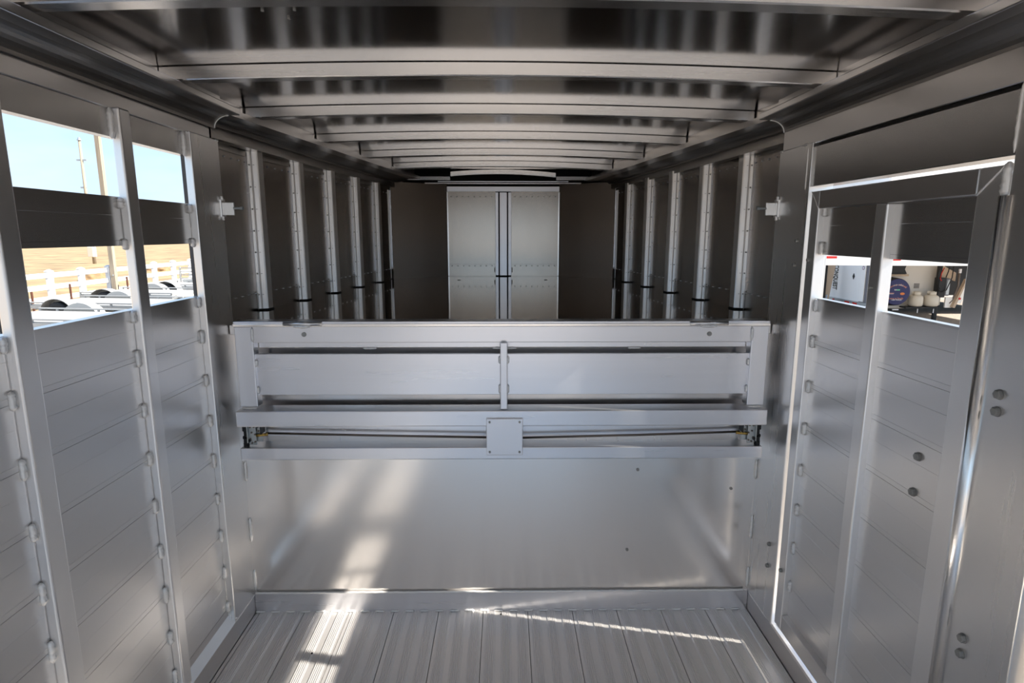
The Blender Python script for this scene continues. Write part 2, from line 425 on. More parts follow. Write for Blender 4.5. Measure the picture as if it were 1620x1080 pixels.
tag(finish(bm, 'rivet', M_bolt, wb), kind='stuff')

def dsk(y): return 1.0815 - .127 * max(0, y - 2.6)      # nose side skin, half width
def dev(y): return .972 - .132 * (y - 2.2)        # nose eave lip, half width
YN, YA = 4.775, 4.50
dN = .443
deck = struct('deck', 'raised aluminium nose deck polished like a mirror', 'deck')
bm = bmesh.new()
prism(bm, [(X(-1, 1.09), 2.165, ZD), (X(1, 1.09), 2.165, ZD), (X(1, 1.09), 2.6, ZD), (X(1, .85), YA, ZD), (X(1, dN + .01), YN + .01, ZD), (X(-1, dN + .01), YN + .01, ZD), (X(-1, .85), YA, ZD), (X(-1, 1.09), 2.6, ZD)], (0, 0, -.03))
finish(bm, 'deck_sheet', M_deck, deck)
bm = bmesh.new()
for x in (-.34, .30): tube(bm, (x, 4.35, ZD), (x, 4.35, ZD + .002), .012, 16)
tag(finish(bm, 'drain_plug', M_dark, deck), kind='stuff')
B('deck_edge', M_rail, deck, X(-1, .992), X(1, .992), 2.125, 2.168, ZD - .03, ZD + .006, .002)

# ------------------------------------------------------------------ nose walls
def nose_side(s, name, lab):
    wn = struct(name, lab, 'wall')
    def P3(y, off, z): return Vector((X(s, dsk(y) - off), y, z))
    studs = [2.60, 2.98, 3.36, 3.74, 4.12]
    edges = [2.168] + studs + [YA]
    for a, b in zip(edges, edges[1:]):
        a2 = a + (.066 if a > 2.2 else 0)
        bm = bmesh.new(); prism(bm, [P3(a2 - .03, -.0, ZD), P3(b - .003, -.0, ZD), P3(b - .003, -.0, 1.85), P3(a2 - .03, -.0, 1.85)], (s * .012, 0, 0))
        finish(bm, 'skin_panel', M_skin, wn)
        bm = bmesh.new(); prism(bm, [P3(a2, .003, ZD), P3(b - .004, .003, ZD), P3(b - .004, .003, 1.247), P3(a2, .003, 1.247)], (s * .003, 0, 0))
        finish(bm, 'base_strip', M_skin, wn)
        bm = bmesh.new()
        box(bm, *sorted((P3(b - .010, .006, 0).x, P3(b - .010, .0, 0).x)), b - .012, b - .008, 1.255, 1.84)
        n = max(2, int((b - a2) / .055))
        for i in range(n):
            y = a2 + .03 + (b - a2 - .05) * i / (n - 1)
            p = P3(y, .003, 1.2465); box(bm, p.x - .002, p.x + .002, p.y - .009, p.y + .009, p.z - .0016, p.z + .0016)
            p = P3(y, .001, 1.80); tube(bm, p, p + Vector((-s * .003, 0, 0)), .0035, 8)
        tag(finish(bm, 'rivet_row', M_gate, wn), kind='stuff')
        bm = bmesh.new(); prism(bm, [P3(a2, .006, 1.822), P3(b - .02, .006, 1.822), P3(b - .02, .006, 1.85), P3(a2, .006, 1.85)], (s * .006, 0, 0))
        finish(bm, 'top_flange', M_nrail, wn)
    for y in studs:
        zb0, zt0 = ZD + .007, 1.848
        prof = [(-.004, 0), (.003, .012), (.0055, .014), (.0055, .018), (.006, .020), (.013, .034), (.017, .038), (.056, .038), (.060, .036), (.064, 0)]
        bm = bmesh.new()
        loft(bm, [[P3(y + dy, off, z) for dy, off in prof] for z in (zb0, zt0)])
        st = finish(bm, 'stud', M_stud, wn)
        bm = bmesh.new()
        for i in range(7):
            z = 1.24 + i * .092
            p = P3(y + .001, .009, z); tube(bm, p, p + Vector((0, -.0035, 0)), .0035, 8)
            p = P3(y + .007, .024, z); box(bm, p.x - .003, p.x + .003, p.y - .0015, p.y, p.z - .001, p.z + .001)
        tag(finish(bm, 'stud_rivet', M_bolt, st), kind='stuff')
        bm = bmesh.new(); loft(bm, [[P3(y + dy, off, z) for dy, off in ((.004, .0), (.004, .040), (.062, .040), (.062, 0))] for z in (ZD + .0005, ZD + .0065)])
        finish(bm, 'stud_foot', M_dark, st)
        weld(wn, P3(y - .004, .004, 1.215), .08, 'z', .55)
    # header rail, cove and roof rail, tapering with the nose
    zo = -.012 if s > 0 else 0
    bm = bmesh.new()
    ys = (2.168, 3.3, YA + .12)
    loft(bm, [[Vector((X(s, dsk(y) - o_), y, z + zo)) for o_, z in ((.03, 1.846), (.03, 1.888), (-.012, 1.888), (-.012, 1.846))] for y in ys])
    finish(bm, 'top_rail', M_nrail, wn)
    bm = bmesh.new(); rings = []
    for y in ys:
        d1 = dsk(y) - .045; d0 = dev(y) + .03; r = []
        for i in range(9):
            a = PI / 2 * i / 8; r.append(Vector((X(s, d0 + (d1 - d0) * math.cos(a)), y, 1.884 + .026 * math.sin(a) + zo)))
        r += [Vector((X(s, d0), y, 1.935 + zo)), Vector((X(s, dsk(y) - .01), y, 1.935 + zo)), Vector((X(s, dsk(y) - .01), y, 1.884 + zo))]
        rings.append(r)
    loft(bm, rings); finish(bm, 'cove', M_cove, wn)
    bm = bmesh.new(); loft(bm, [[Vector((X(s, dev(y) + o_), y, z + zo)) for o_, z in ((-.035, 1.909), (-.035, 1.931), (.035, 1.931), (.035, 1.909))] for y in ys])
    finish(bm, 'roof_rail', M_rail, wn)
    bm = bmesh.new(); loft(bm, [[Vector((X(s, dev(y) + o_), y, z + zo)) for o_, z in ((.02, 1.925), (.02, 2.0), (.035, 2.0), (.035, 1.925))] for y in ys])
    finish(bm, 'roof_rail_web', M_rail, wn)
    bm = bmesh.new(); prism(bm, [(X(s, 1.097), 2.168, -.1), (X(s, 1.097), 4.95, -.1), (X(s, 1.097), 4.95, 2.004), (X(s, 1.097), 2.168, 2.004)], (s * .01, 0, 0))
    finish(bm, 'outer_shell', M_white, wn)
    # end post at the angled panel, and the angled panel itself
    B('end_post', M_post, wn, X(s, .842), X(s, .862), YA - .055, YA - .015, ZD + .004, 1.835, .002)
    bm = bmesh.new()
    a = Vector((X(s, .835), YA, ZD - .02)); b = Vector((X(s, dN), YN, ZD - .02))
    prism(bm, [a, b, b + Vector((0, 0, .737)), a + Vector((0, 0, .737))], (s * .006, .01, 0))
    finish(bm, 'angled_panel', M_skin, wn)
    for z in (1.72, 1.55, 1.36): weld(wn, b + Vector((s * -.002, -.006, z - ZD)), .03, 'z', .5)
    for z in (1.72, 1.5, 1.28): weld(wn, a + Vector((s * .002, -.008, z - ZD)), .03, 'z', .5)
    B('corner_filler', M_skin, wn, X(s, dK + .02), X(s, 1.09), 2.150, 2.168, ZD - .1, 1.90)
    return wn
nose_side(-1, 'wall_nose_left', 'studded left side wall above the raised deck')
nose_side(1, 'wall_nose_right', 'studded right side wall above the raised deck')
wf = struct('wall_nose_end', 'far end wall of the nose with a centre post', 'wall')
for s in (-1, 1):
    x0, x1 = sorted((X(s, .062), X(s, dN)))
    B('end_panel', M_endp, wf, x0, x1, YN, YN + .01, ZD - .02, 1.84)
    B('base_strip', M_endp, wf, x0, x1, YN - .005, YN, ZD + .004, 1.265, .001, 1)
    bm = bmesh.new()
    for i in range(8):
        x = x0 + .03 + (x1 - x0 - .06) * i / 7
        tube(bm, (x, YN - .008, 1.253), (x, YN - .004, 1.253), .004, 8); tube(bm, (x, YN - .003, 1.795), (x, YN, 1.795), .004, 8)
    tag(finish(bm, 'rivet_row', M_bolt, wf), kind='stuff')
    B('edge_strip', M_polish, wf, X(s, dN - .008), X(s, dN + .002), YN - .012, YN - .002, ZD + .004, 1.83)
    B('post_flange', M_gatev, wf, X(s, .038), X(s, .064), YN - .012, YN, ZD + .006, 1.828, .002, 1)
    B('hinge', M_rod, wf, X(s, .066), X(s, .073), YN - .012, YN - .002, ZD + .03, ZD + .07, .002, 1)
B('centre_post', M_gatev, wf, X(-1, .030), X(1, .030), YN - .030, YN, ZD + .006, 1.828, .003)
B('post_foot', M_dark, wf, X(-1, .030), X(1, .030), YN - .030, YN, ZD + .0005, ZD + .006)
B('header_rail', M_gatev, wf, X(-1, dN), X(1, dN), YN - .02, YN + .005, 1.832, 1.872, .002)
B('header_ledge', M_plankd, wf, X(-1, .6), X(1, .6), YN - .12, YN + .01, 1.884, 1.892)
B('header_lip', M_gate, wf, X(-1, .5), X(1, .5), YN - .13, YN - .118, 1.897, 1.903)
for s in (-1, 1): B('header_gusset', M_plankd, wf, X(s, .40), X(s, .72), YN - .2, YN - .185, 1.905, 1.93)

B('shell_front', M_dark, wf, X(-1, 1.1), X(1, 1.1), YN + .1, YN + .14, -.1, 2.03)
# ------------------------------------------------------------------ roof
roof = struct('ceiling', 'polished aluminium roof sheet carried on curved bows', 'ceiling')
def zroof(x, dmax): return 1.968 + .020 * (1 - (x / dmax) ** 2)
def dro(y): return (.978 if y < 2.2 else dev(y) + .018)
spans = [YR, -2.1, -1.5, -.95, -.4, .15, .70, 1.26, 1.825, 2.375, 2.975, 3.545, 4.125, 4.65, 4.9]
for a, b in zip(spans, spans[1:]):
    bm = bmesh.new(); rings = []
    for y in ([a, 2.2, b] if a < 2.2 < b else [a, b]):
        D = dro(y); r = []
        for i in range(25):
            x = -D + 2 * D * i / 24; r.append(Vector((XC + x, y, zroof(x, D) - .004 * (x / D))))
        r += [r[-1] + Vector((0, 0, .02)), r[0] + Vector((0, 0, .05))]
        rings.append(r)
    loft(bm, rings); finish(bm, 'roof_sheet', M_sheet, roof, False)
def bow(y, D, h=.036, dep=.047):
    bm = bmesh.new(); rings = []
    for i in range(33):
        x = -D + 2 * D * i / 32
        zt = zroof(x, D) - .004 * (x / D) - .0025; b_ = .003
        rings.append([Vector((XC + x, y, zt)), Vector((XC + x, y, zt - h + b_)), Vector((XC + x, y + b_, zt - h)), Vector((XC + x, y + dep - b_, zt - h)), Vector((XC + x, y + dep, zt - h + b_)), Vector((XC + x, y + dep, zt))])
    loft(bm, rings)
    return finish(bm, 'roof_bow', M_bow, roof)
for y in (-2.1, -1.55, -1.0, -.45, .1, .65, 1.235): bow(y, .974)
for y in (1.80, 2.35, 2.95, 3.52, 4.10): bow(y, .974 if y < 2.2 else dev(y) + .014)
bow(4.62, .40)
bm = bmesh.new()
for x, y in ((-.53, 1.40), (-.46, 1.40), (-.49, 1.45)):
    tube(bm, (x, y, zroof(x, .978) - .0015), (x, y, zroof(x, .978) + .002), .0035, 12)
tag(finish(bm, 'rivet', M_bolt, roof), kind='stuff')
B('roof_cap', M_white, roof, X(-1, 1.08), X(1, 1.08), YR - .02, 2.17, 2.004, 2.03)
bm = bmesh.new(); prism(bm, [(X(-1, 1.15), 2.17, 2.004), (X(1, 1.15), 2.17, 2.004), (X(1, 1.15), 4.95, 2.004), (X(-1, 1.15), 4.95, 2.004)], (0, 0, .02))
finish(bm, 'roof_cap', M_white, roof)

# outside: running board under the door, in full sun
B('running_board', M_white, wr, X(1, 1.10), X(1, 1.32), .2, 2.3, -.20, -.02, .01)

# ------------------------------------------------------------------ hanging deck gate
gate = thing('drop_gate', 'aluminium gate hanging on two hinges from the deck edge with latches at both ends', 'gate')
GL, GR = -.962, .946
B('top_angle', M_gate, gate, GL, GR, 2.062, 2.124, 1.184, 1.198, .002)
B('top_angle_lip', M_polish, gate, GL, GR, 2.058, 2.064, 1.1795, 1.1905, .0015)
B('stile', M_gatev, gate, GL, GL + .064, 2.066, 2.11, .884, 1.180, .003)
B('stile', M_gatev, gate, GR - .062, GR, 2.066, 2.11, .884, 1.180, .003)
B('top_rail', M_gate, gate, GL + .065, GR - .063, 2.066, 2.11, 1.121, 1.180, .002)
B('back_rail', M_gate, gate, GL + .065, GR - .063, 2.112, 2.150, 1.095, 1.128, .001, 1)
g1 = B('infill_board', M_gate, gate, GL + .060, -.018, 2.080, 2.092, .925, 1.077, .001, 1)
g2 = B('infill_board', M_gate, gate, .006, GR - .058, 2.080, 2.092, .925, 1.077, .001, 1)
B('centre_bar', M_gatev, gate, -.0185, .0075, 2.045, 2.079, .878, 1.124, .003)
B('shelf_rail', M_gate, gate, -.968, .950, 2.036, 2.120, .818, .876, .003)
B('bottom_rail', M_gate, gate, -.962, .940, 2.036, 2.120, .692, .738, .003)
B('channel_back', M_gate, gate, -.89, .88, 2.100, 2.112, .762, .818, .001, 1)
B('channel_back_lower', M_plate, gate, -.89, .88, 2.112, 2.120, .735, .764, .001, 1)
mp_ = B('cover_plate', M_gatev, gate, -.069, .0625, 2.026, 2.034, .7115, .849, .002)
for x in (-.057, .051):
    for z in (.724, .837):
        bm = bmesh.new(); tube(bm, (x, 2.0265, z), (x, 2.023, z), .0042, 12)
        finish(bm, 'screw', M_bolt, mp_)
bm = bmesh.new(); path(bm, [(-.88, 2.075, .782), (-.5, 2.072, .773), (-.06, 2.07, .764)], .0042, 8)
finish(bm, 'latch_rod', M_rod, gate, True)
bm = bmesh.new(); path(bm, [(.87, 2.075, .781), (.5, 2.072, .771), (.05, 2.07, .762)], .0042, 8)
finish(bm, 'latch_rod', M_rod, gate, True)
for s, xe in ((-1, -.956), (1, .938)):
    inn = -s
    bm = bmesh.new()
    box(bm, xe + inn * .018, xe + inn * .045, 2.060, 2.064, .742, .816)
    box(bm, xe + inn * .020, xe + inn * .064, 2.070, 2.074, .752, .816)
    box(bm, xe + inn * .018, xe + inn * .021, 2.045, 2.09, .755, .816)
    lt = finish(bm, 'latch', M_galv, gate)
    bm = bmesh.new()
    box(bm, xe, xe + inn * .016, 2.05, 2.08, .796, .816, .002)
    box(bm, xe + inn * .004, xe + inn * .018, 2.05, 2.08, .775, .798, .002)
    box(bm, xe, xe + inn * .012, 2.048, 2.075, .766, .780, .003)
    prism(bm, [(xe + inn * .006, 2.046, .772), (xe + inn * .020, 2.046, .768), (xe + inn * .026, 2.046, .757), (xe + inn * .012, 2.046, .750), (xe + inn * .004, 2.046, .760)], (0, .02, 0))
    box(bm, xe + inn * .002, xe + inn * .016, 2.046, 2.07, .735, .758, .003)
    finish(bm, 'latch_claw', M_black, lt)
    bm = bmesh.new(); box(bm, xe + inn * .0645, xe + inn * .0665, 2.05, 2.09, .784, .817)
    finish(bm, 'latch_edge', M_black, lt)
    bm = bmesh.new()
    for dx, z in ((.026, .810), (.040, .811), (.055, .812), (.056, .796), (.030, .790), (.042, .783), (.024, .765), (.030, .750), (.041, .755)):
        tube(bm, (xe + inn * dx, 2.060, z), (xe + inn * dx, 2.056, z), .0032, 10)
    finish(bm, 'latch_rivet', M_rod, lt)
    bm = bmesh.new(); tube(bm, (xe + inn * .046, 2.058, .779), (xe + inn * .078, 2.062, .781), .0052, 10)
    tube(bm, (xe + inn * .076, 2.062, .781), (xe + inn * .086, 2.066, .781), .0062, 6)
    finish(bm, 'clevis', M_brass, lt, True)
    # hinge
    hx = -.715 if s < 0 else .725
    bm = bmesh.new()
    tube(bm, (hx - .068, 2.058, 1.190), (hx + .068, 2.058, 1.190), .0075, 16)
    hg = finish(bm, 'hinge', M_rail, gate, True)
    bm = bmesh.new(); box(bm, hx - .034, hx + .030, 2.050, 2.060, 1.178, 1.186, .003)
    finish(bm, 'hinge_leaf', M_plate, hg)
    weld(gate, (hx - .003, 2.053, 1.180), .05, 'x', .7)
    bm = bmesh.new(); bx = hx if s < 0 else hx + .006
    tube(bm, (bx, 2.066, 1.151), (bx, 2.0635, 1.151), .0085, 20); finish(bm, 'bolt', M_bolt, gate)
    sx = GL + .064 if s < 0 else GR - .062
    weld(gate, (sx, 2.064, 1.15), .048, 'z', .75)
    weld(gate, (sx, 2.076, 1.045), .026, 'z', .9); weld(gate, (sx, 2.076, .945), .028, 'z', .9)
    weld(gate, (sx + s * .03, 2.062, .880), .052, 'x', .55)
for x in (-.0195, .0085):
    weld(gate, (x, 2.076, 1.055), .028, 'z', .8); weld(gate, (x, 2.076, .947), .034, 'z', .8)
weld(gate, (-.0055, 2.055, 1.121), .02, 'x', .7); weld(gate, (-.0055, 2.055, .880), .022, 'x', .6)
for x, l_ in ((-.494, .05), (-.003, .09), (.473, .048)): weld(gate, (x, 2.108, 1.092), l_, 'x', .6)

# keeper brackets welded on the corner plates
for s in (-1, 1):
    t = thing('keeper_bracket', 'welded keeper bracket with a pin on the %s of the two corner plates' % ('left' if s < 0 else 'right'), 'bracket', 'keeper brackets')
    zk = 1.592
    B('bracket_plate', M_plate, t, X(s, dK - .002), X(s, dK - .036), 2.168, 2.176, zk - .024, zk + .022, .002)
    B('bracket_foot', M_plate, t, X(s, dK - .005), X(s, dK + .004), 2.142, 2.174, zk - .033, zk + .033, .003)
    bm = bmesh.new(); tube(bm, (X(s, dK - .034), 2.170, zk + .001), (X(s, dK - .058), 2.170, zk + .001), .0045, 10)
    tube(bm, (X(s, dK - .058), 2.170, zk + .001), (X(s, dK - .068), 2.170, zk + .001), .0062, 8)
    finish(bm, 'pin', M_galv, t)
    weld(t, (X(s, dK - .006), 2.146, zk + .034), .018, 'z', .8); weld(t, (X(s, dK - .006), 2.146, zk - .034), .018, 'z', .8)

# ================================================================== outdoors, left side
fence = thing('rail_fence', 'white three-rail vinyl fence along the dry field', 'fence', loc=(0, 0, 0))
fy = [9.97 + 1.19 * i for i in range(-6, 26)]
FX = -12.2
for y in fy:
    bm = bmesh.new(); box(bm, FX - .065, FX + .065, y - .065, y + .065, ZG, .525, .006)
    loft(bm, [[Vector((FX + a * q, y + b * q, z)) for a, b in ((-1, -1), (1, -1), (1, 1), (-1, 1))] for q, z in ((.078, .52), (.078, .54), (.02, .585))])
    finish(bm, 'fence_post', M_vinyl, fence)
for z in (.43, .12, -.19):
    for a, b in zip(fy, fy[1:]):
        B('fence_rail', M_vinyl, fence, FX - .02, FX + .02, a + .06, b - .06, z - .065, z + .065, .004, 1)

def utility_trailer(x, y, rz, label):
    t = thing('utility_trailer', label, 'trailer', 'utility trailers by the fence', loc=(x, y, ZG), rz=rz)
    # local: trailer axis along X, near side y=-1, far side y=+1, origin under axle
    bm = bmesh.new()
    for yy in (-.78, .78): box(bm, -.95, 1.9, yy - .03, yy + .03, .38, .46)
    for xx in (-.95, -.55, .6, 1.87): box(bm, xx, xx + .05, -.78, .78, .39, .45)
    finish(bm, 'frame', M_ualu, t)
    for i in range(9):
        B('deck_board', M_ualu, t, -.93, 1.88, -.75 + i * .168, -.75 + i * .168 + .16, .46, .48)
    for yy in (-.78, .78):
        bm = bmesh.new()
        box(bm, -.95, 1.9, yy - .025, yy + .02, .515, .545, .004); finish(bm, 'side_rail', M_ualu, t)
        for xx in (-.93, -.5, .5, 1.2, 1.86):
            B('upright', M_ualu, t, xx - .02, xx + .02, yy - .016, yy + .016, .46, .52)
    for sg in (-1, 1):
        # fender: curved sheet with a closed disc towards the deck
        R = .37; cz = .285; bm = bmesh.new(); n = 16
        y0, y1 = sg * .82, sg * 1.06
        for th0, th1 in zip([PI * i / n for i in range(n)], [PI * (i + 1) / n for i in range(n)]):
            q = [Vector((1.22 * r * math.cos(a), y, cz + r * math.sin(a))) for a in (th0, th1) for r, y in ((R, y0), (R, y1), (R - .012, y1), (R - .012, y0))]
            vs = [bm.verts.new(v) for v in q]
            for f in ((0, 1, 5, 4), (1, 2, 6, 5), (2, 3, 7, 6), (3, 0, 4, 7)): bm.faces.new([vs[i] for i in f])
        finish(bm, 'fender', M_ualu, t, False)
        bm = bmesh.new()
        prism(bm, [Vector((1.22 * R * math.cos(PI * i / 20), sg * .82, cz + R * math.sin(PI * i / 20))) for i in range(21)], (0, -sg * .012, 0))
        finish(bm, 'fender_skirt', M_ualu, t)
        bm = bmesh.new()
        prof = [(.17, -.08), (.26, -.09), (.285, -.06), (.285, .06), (.26, .09), (.17, .08)]
        loft(bm, [[Vector((r * math.cos(2 * PI * i / 28), sg * .94 + yy, .29 + r * math.sin(2 * PI * i / 28))) for i in range(28)] for r, yy in prof])
        wh = finish(bm, 'wheel', M_tyre, t, True)
        bm = bmesh.new(); tube(bm, (0, sg * .88, .29), (0, sg * 1.01, .29), .172, 24); tube(bm, (0, sg * 1.01, .29), (0, sg * 1.03, .29), .05, 16)
        finish(bm, 'rim', M_rim, wh)
        B('axle', M_galv, t, -.03, .03, -.85, .85, .26, .32) if sg < 0 else None
    bm = bmesh.new()
    tube(bm, (1.9, -.6, .42), (2.9, 0, .42), .035, 8); tube(bm, (1.9, .6, .42), (2.9, 0, .42), .035, 8); tube(bm, (2.85, 0, .42), (3.1, 0, .44), .04, 8)
    finish(bm, 'tongue', M_ualu, t)
    return t
utility_trailer(-9.42, 12.05, -.14, 'bare aluminium utility trailer nearest in the row by the fence')
utility_trailer(-10.32, 14.75, -.14, 'aluminium utility trailer second from the near end, tyre showing under its fender')
utility_trailer(-10.90, 17.25, -.14, 'aluminium utility trailer third from the near end, seen past the second post')
utility_trailer(-10.7, 19.9, -.14, 'aluminium utility trailer farthest in the row before the ramp gate')

rg = thing('ramp_gate', 'slatted aluminium ramp gate standing upright behind the utility trailers', 'ramp', loc=(-11.05, 21.3, ZG), rz=-.05)
for z in (.22, .42, .58, .70, .82, .94): B('slat', M_ualu, rg, -.62, 1.3, -.02, .02, z - .016, z + .016)
for x in (-.62, -.15, .34, .82, 1.28): B('upright', M_ualu, rg, x - .02, x + .02, -.03, .03, .1, .98)
B('ramp_mesh', M_galv, rg, -.55, 1.2, -.006, .006, .1, .55)

t = thing('timber_pole', 'thick squared timber pole rising behind the white fence', 'pole', loc=(-12.01, 18.25, ZG))
bm = bmesh.new(); loft(bm, [[Vector((a * q, b * q, z)) for a, b in ((-1, -1), (1, -1), (1, 1), (-1, 1))] for q, z in ((.066, 0), (.060, 7.4))])
finish(bm, 'pole_shaft', M_wood, t)
bm = bmesh.new(); tube(bm, (.02, -.06, .9), (.02, -.08, .9), .025, 10); finish(bm, 'bolt', M_galv, t)
t = thing('utility_mast', 'thin far mast with small brackets against the sky', 'pole', loc=(-30.2, 43.9, ZG))
bm = bmesh.new(); tube(bm, (0, 0, 0), (0, 0, 8.75), .12, 12, .08); finish(bm, 'mast_shaft', M_wood, t, True)
bm = bmesh.new(); tube(bm, (0, 0, 8.7), (0, 0, 8.9), .16, 10, .05)
box(bm, -.35, .35, -.05, .05, 7.3, 7.4); box(bm, -.3, .1, -.05, .05, 5.4, 5.5); finish(bm, 'bracket', M_galv, t)
bm = bmesh.new(); box(bm, -.3, .12, -.2, .2, .5, 1.25, .03); finish(bm, 'meter_box', M_tank, t)
for (x, y, h, lab) in ((-11.6, 14.5, .735, 'rusty brown pipe stub nearest of three inside the fence'), (-11.6, 15.8, .82, 'rusty brown pipe stub standing behind the first tyre'), (-11.62, 18.23, .84, 'rusty brown pipe stub between the timber pole and the post')):
    bm = bmesh.new(); tube(bm, (0, 0, 0), (0, 0, h), .026, 12); tube(bm, (0, 0, h), (0, 0, h + .01), .02, 12)
    tag(finish(bm, 'pipe_stub', M_rust, None, False, (x, y, ZG)), lab, 'pipe')
for (x, y, sx, sy, h, lab, seed) in ((-19.3, 28.2, .62, .9, .42, 'brown earth mound seen beside the timber pole', 2), (-20.7, 35.5, .75, 1.0, .36, 'long brown earth mound farther up the dry field', 5)):
    bm = bmesh.new(); bmesh.ops.create_icosphere(bm, subdivisions=4, radius=1)
    for v in bm.verts:
        f = 1 + .25 * mnoise.noise(v.co * 2.2 + Vector((seed, 0, 0)))
        v.co = Vector((v.co.x * sx * f, v.co.y * sy * f, max(0, v.co.z) * h * f))
    tag(finish(bm, 'earth_mound', M_mound, None, True, (x, y, ZG)), lab, 'mound')

# ================================================================== outdoors, right side
def glyphs(s_, size, ext):
    cu = bpy.data.curves.new('lettering', 'FONT'); cu.body = s_; cu.size = size; cu.extrude = ext; cu.resolution_u = 3; cu.offset = size * .02
    cu.align_x = 'CENTER'; cu.align_y = 'CENTER'
    o = bpy.data.objects.new('lettering', cu); COL.objects.link(o)
    me = bpy.data.meshes.new_from_object(o.evaluated_get(bpy.context.evaluated_depsgraph_get()))
    bpy.data.objects.remove(o); bpy.data.curves.remove(cu)
    return me
def text(s_, size, m, parent, loc, rot, name='lettering', ext=.002):
    me = glyphs(s_, size, ext); me.name = name
    me.transform(Matrix.Translation(loc) @ Euler(rot).to_matrix().to_4x4())
    me.materials.clear(); me.materials.append(m)
    o = bpy.data.objects.new(name, me); COL.objects.link(o); o.parent = parent
    return o
# travel trailer: nose overhang, front wall, frame
tb = thing('travel_trailer', 'cream travel trailer nose with black frame, its front wall behind the gas bottles', 'trailer')
bm = bmesh.new()
prism(bm, [(6.75, 10.5, .955), (9.5, 10.5, .945), (9.5, 10.45, 1.55), (6.75, 10.45, 1.55)], (0, .06, 0))
box(bm, 6.75, 9.5, 10.56, 12.4, 1.0, 2.9, .03)
box(bm, 8.6, 13.5, 12.4, 19.0, 1.0, 2.9)  # unseen body block, stretched wide to shade the ground below
finish(bm, 'nose', M_white, tb)
B('front_wall', M_cream, tb, 8.6, 10.62, 14.15, 20, -.20, 1.2, .02)
B('front_wall_far', M_black, tb, 10.62, 14.6, 15.6, 20, -.1, 1.2)
B('wall_foot', M_cream, tb, 8.6, 10.1, 14.05, 14.15, -.26, -.16, .01)
bm = bmesh.new(); prism(bm, [(9.0, 14.1, .57), (9.68, 14.1, .57), (9.62, 14.1, .68), (9.66, 14.1, .80), (8.9, 14.1, .80), (8.9, 14.1, .57)], (0, .05, 0))
finish(bm, 'cargo_recess', M_black, tb)
B('recess_ledge', M_tan, tb, 8.9, 9.68, 14.02, 14.15, .520, .562, .005)
bm = bmesh.new()
for i in range(5): box(bm, 9.92, 10.04, 14.13, 14.15, .225 + i * .024, .225 + i * .024 + .012)
finish(bm, 'vent_grille', M_rod, tb)
B('marker_light', M_red, tb, 6.89, 7.02, 10.42, 10.45, 1.045, 1.085, .004)
B('marker_light', M_red, tb, 5.58, 5.60, 10.42, 10.45, 1.04, 1.075, .004) if False else None
B('jack_leg', M_black, tb, 10.345, 10.425, 13.95, 14.03, ZG, .80, .006)
B('jack_foot', M_black, tb, 10.29, 10.48, 13.90, 14.08, ZG, ZG + .02)
B('jack_sleeve', M_black, tb, 10.33, 10.50, 13.88, 14.05, .02, .49, .008)
bt = B('battery_box', M_greyp, tb, 10.50, 10.61, 13.90, 14.05, .06, .47, .006)
B('battery_panel', M_galv, bt, 10.53, 10.60, 13.89, 13.90, .09, .44)
for pts, m_ in (([(10.33, 13.9, .80), (10.30, 13.9, .6), (10.32, 13.9, .35), (10.36, 13.88, .22)], M_black), ([(10.42, 13.9, .72), (10.36, 13.88, .60), (10.34, 13.88, .47), (10.38, 13.88, .42)], M_red), ([(10.62, 13.87, .78), (10.60, 13.85, .5), (10.50, 13.85, .2), (10.40, 13.86, .15), (10.33, 13.88, .2)], M_black), ([(10.52, 13.87, .78), (10.50, 13.86, .64), (10.46, 13.86, .5)], M_black)):
    bm = bmesh.new(); path(bm, pts, .012, 6); finish(bm, 'cable', m_, tb, True)
bm = bmesh.new(); prism(bm, [(10.43, 14.0, .80), (10.60, 14.0, .70), (10.80, 14.0, .60), (10.80, 14.0, .40), (10.62, 14.0, .48), (10.43, 14.0, .48)], (0, .05, 0))
finish(bm, 'frame_bracket', M_tan, tb)
# slanted fender panel of another trailer farther right
tg = thing('tipped_panel', 'white slanted trailer wing panel with a red light beyond the black jack leg', 'panel')
bm = bmesh.new(); prism(bm, [(10.92, 13.8, .46), (11.07, 13.8, .36), (10.84, 13.8, -.12), (10.72, 13.8, -.10), (10.66, 13.8, -.17)], (0, .06, 0))
finish(bm, 'wing_sheet', M_white, tg)
bm = bmesh.new(); prism(bm, [(10.90, 13.77, .47), (10.93, 13.77, .46), (10.70, 13.77, -.22), (10.64, 13.77, -.20)], (0, .09, 0))
finish(bm, 'wing_edge', M_tan, tg)
B('wing_foot', M_white, tg, 10.52, 10.68, 13.86, 13.9, -.22, .03)
B('tail_light', M_red, tg, 10.76, 10.81, 13.76, 13.80, -.02, .03, .004)
bm = bmesh.new(); path(bm, [(10.79, 13.9, .65), (10.80, 13.88, .3), (10.72, 13.88, 0), (10.62, 13.88, -.12)], .025, 8); finish(bm, 'harness', M_rod, tg, True)
B('harness_plug', M_lwhite, tg, 10.77, 10.82, 13.86, 13.9, .60, .70, .005)
